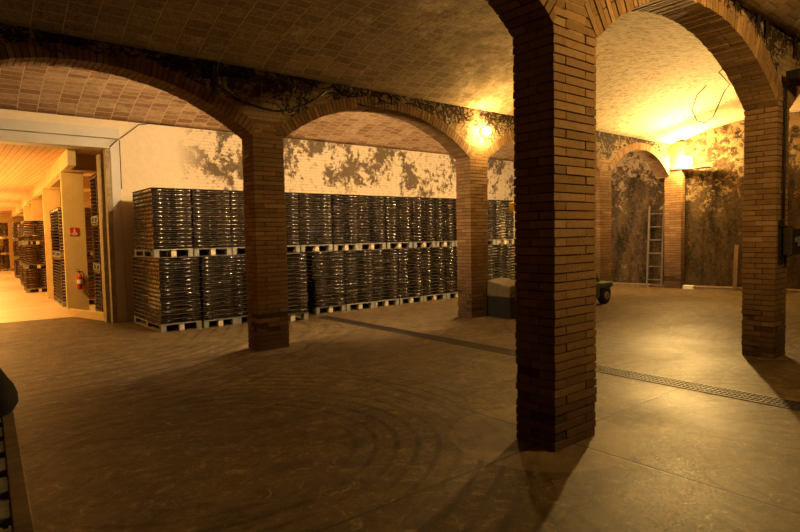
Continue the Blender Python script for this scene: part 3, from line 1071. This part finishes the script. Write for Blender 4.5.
# bulging matted roots along the spandrels, one mass nobody could count
mb = MB()
rs = random.Random(5)
for side_y, z_lo, z_hi, x_lo, x_hi, cnt in ((AY0, 3.76, 3.95, -0.5, 9.5, 85), (BY0, 3.84, 4.0, 4.2, 9.6, 40)):
    for k in range(cnt):
        x = rs.uniform(x_lo, x_hi)
        z = rs.uniform(z_lo, z_hi)
        pts = []
        dx = rs.uniform(-1, 1)
        for i in range(9):
            pts.append((x, side_y - 0.012 - rs.uniform(0, 0.02), z))
            x += dx * rs.uniform(0.02, 0.11)
            z += rs.uniform(-0.035, 0.028) - (0.02 if rs.random() < .2 else 0)
            z = min(max(z, z_lo - 0.12), z_hi + 0.02)
        r0 = rs.uniform(0.004, 0.013)
        mb.tube(pts, [r0 * (1 - 0.08 * i) for i in range(9)], 5)
for (x, y, z0, z1) in ((2.9, AY0 - .03, 3.9, 3.42), (2.93, AY0 - .035, 3.92, 3.55), (7.35, BY0 - .03, 4.0, 3.66), (7.1, BY0 - .03, 4.0, 3.75), (8.3, BY0 - .03, 4.0, 3.7), (6.5, BY0 - .03, 4.0, 3.86)):
    for q in range(4):
        mb.tube(sag((x + jit(.04), y, z0), (x + jit(.05), y, z1 + jit(.05)), 7, 0, .012), [0.014, .016, .014, .012, .010, .008, .006, .003], 5)
ROOTM = simple('black_matted_roots', (0.022, 0.015, 0.010), 0.95, 0.1, var=0.4)
tag(mb.build('matted_roots', ROOTM), 'black matted roots clinging to the walls above the arches', 'roots', kind='stuff')
mb = MB()
mb.tube([(7.22, BY1 - 0.02, 3.50), (7.3, 2.9, 3.46)] + [(7.763, 2.95, 3.404), (7.586, 2.95, 3.28), (7.445, 2.95, 3.117), (7.278, 2.95, 2.941), (7.061, 2.95, 2.847), (6.85, 2.95, 2.847), (6.72, 2.95, 2.956), (6.843, 2.95, 3.141), (7.078, 2.95, 3.278)], 0.006)
tag(mb.build('wire_loop', BLACK), 'thin wire hanging in a loop under the right-hand arch', 'wire')

# ------------------------------------------------------------------ forklift behind the big pillar
t = thing('forklift', 'forklift mostly hidden behind the big near pillar, yellow beacon on its mast', 'forklift', (8.75, 6.75, 0))
mb = MB(); mb.box(0.75, 2.35, 0.02, 0.62, 0.16, 0.50); mb.hexa([(1.7, 0.04, 0.5), (2.42, 0.04, 0.5), (2.42, 0.6, 0.5), (1.7, 0.6, 0.5), (1.8, 0.06, 0.85), (2.25, 0.06, 0.72), (2.25, 0.58, 0.72), (1.8, 0.58, 0.85)])
mb.build('body', GREEN, t, bevel=0.03)
for (wx, wy, r) in ((1.05, 0.06, 0.20), (1.05, 0.58, 0.20), (2.62, 0.10, 0.185), (2.62, 0.54, 0.185)):
    mb = MB(); mb.rings([(0, r * .8), (0.015, r), (0.115, r), (0.13, r * .8)], (wx, wy - 0.065, r), (0, 1, 0), 22)
    wl = mb.build('wheel', BLACK, t)
    mb = MB(); mb.rings([(0, r * .2), (0.004, r * .5), (0.02, r * .5)], (wx, wy - 0.078, r), (0, 1, 0), 14); mb.build('hub', GREYM, wl)
mb = MB(); mb.box(2.30, 2.85, 0.02, 0.62, 0.36, 0.48); mb.build('rear_weight', GREEN, t, bevel=0.02)
mb = MB()
for y in (0.10, 0.50):
    mb.box(0.52, 0.62, y, y + 0.06, 0.1, 1.95)
for z in (0.7, 1.3, 1.9):
    mb.box(0.53, 0.60, 0.10, 0.56, z, z + 0.06)
mb.build('mast', IRON, t)
mb = MB()
for y in (0.14, 0.42):
    mb.box(-0.10, 0.55, y, y + 0.1, 0.06, 0.10)
    mb.box(0.46, 0.52, y, y + 0.1, 0.06, 0.55)
mb.build('fork', IRON, t)
mb = MB(); mb.box(1.0, 1.04, 0.08, 0.12, 0.5, 1.8); mb.box(1.0, 1.04, 0.52, 0.56, 0.5, 1.8); mb.box(1.9, 1.94, 0.08, 0.12, 0.7, 1.8); mb.box(1.9, 1.94, 0.52, 0.56, 0.7, 1.8); mb.box(0.98, 1.96, 0.06, 0.58, 1.8, 1.85); mb.build('overhead_guard', IRON, t)
mb = MB(); mb.box(1.3, 1.7, 0.15, 0.5, 0.5, 0.62); mb.box(1.65, 1.75, 0.15, 0.5, 0.6, 1.0); mb.build('seat', BLACK, t, bevel=0.02)
mb = MB(); mb.tube([(0.57, 0.15, 1.97), (0.57, 0.15, 2.10), (0.2, 0.15, 2.12), (-0.25, 0.15, 2.11)], 0.015); mb.obox((-0.34, 0.15, 2.11), (0.11, 0, 0.03), (0, 0.05, 0), (-0.015, 0, 0.07)); mb.build('beacon', YEL, t, bevel=0.01)
# the load in front of it
t = thing('covered_crate', 'low crate under a dusty brown cover beside the second far pillar', 'crate', (8.15, 6.84, 0))
mb = MB(); mb.box(0.02, 0.46, 0, 0.56, 0.0, 0.40); mb.build('crate_box', BLACK, t)
mb = MB(); mb.hexa([(0.0, -0.01, 0.40), (0.48, -0.01, 0.40), (0.48, 0.57, 0.40), (0.0, 0.57, 0.40), (0.02, 0.0, 0.60), (0.46, 0.0, 0.66), (0.46, 0.57, 0.74), (0.02, 0.57, 0.70)]); mb.build('cover', TAN, t, bevel=0.015)
mb = MB(); mb.tube([(0.02, -0.02, 0.45), (0.2, -0.025, 0.56), (0.34, -0.01, 0.66), (0.44, 0.1, 0.70)], 0.014); mb.build('strap', BLACK, t)

# ------------------------------------------------------------------ slatted wooden deck at the left edge
base = Vector((0.149, 1.602, 0))
dirv = Vector((0.068, 1.315, 0)).normalized()
left = Vector((-dirv.y, dirv.x, 0))
t = thing('slatted_crate', 'dark wooden slatted crate at the left edge in the foreground', 'crate', (base.x, base.y, 0))
LEN = 1.9
T0 = -0.62
mb = MB()
mb.obox(dirv * (T0 + LEN / 2) + left * 0.022 + Vector((0, 0, 0.87)), dirv * (LEN / 2), left * 0.022, (0, 0, 0.03))
mb.obox(dirv * (T0 + LEN / 2) + left * 0.56 + Vector((0, 0, 0.87)), dirv * (LEN / 2), left * 0.022, (0, 0, 0.03))
mb.build('side_rail', OLDW, t, bevel=0.004)
k = 0
while T0 + k * 0.19 + 0.11 < T0 + LEN:
    mb = MB()
    mb.obox(dirv * (T0 + k * 0.19 + 0.06) + left * 0.29 + Vector((0, 0, 0.885)), dirv * 0.062, left * 0.265, (0, 0, 0.012))
    mb.build('slat', PALLETW, t, bevel=0.003)
    k += 1
for f in (0.03, LEN - 0.03):
    for s_ in (0.03, 0.55):
        mb = MB(); mb.obox(dirv * (T0 + f) + left * s_ + Vector((0, 0, 0.42)), dirv * 0.03, left * 0.03, (0, 0, 0.42)); mb.build('leg', OLDW, t)
mb = MB()
for z in (0.15, 0.45):
    mb.obox(dirv * (T0 + LEN / 2) + left * 0.03 + Vector((0, 0, z)), dirv * (LEN / 2 - 0.06), left * 0.012, (0, 0, 0.05))
mb.build('side_board', OLDW, t)
c = base + dirv * 1.25 + left * 0.085
mb = MB()
rows = []
for i in range(9):
    a = i / 8
    rad = 0.75 * (0.115, 0.13, 0.128, 0.118, 0.10, 0.078, 0.055, 0.035, 0.01)[i]
    rows.append([(c.x + (rad * (1 + 0.08 * sin(3 * q * pi / 8 + i))) * cos(q * pi / 8), c.y + 1.2 * rad * sin(q * pi / 8), 0.901 + (0.0, 0.03, 0.07, 0.11, 0.14, 0.17, 0.195, 0.215, 0.225)[i]) for q in range(16)])
mb.grid(rows, 0, True)
o = mb.build('dark_bundle', simple('black_plastic', (0.010, 0.007, 0.005), 0.8, 0.1, var=0.4, bump=0.5))
tag(o, 'dark rounded bundle lying on the far end of the slatted crate', 'bundle')
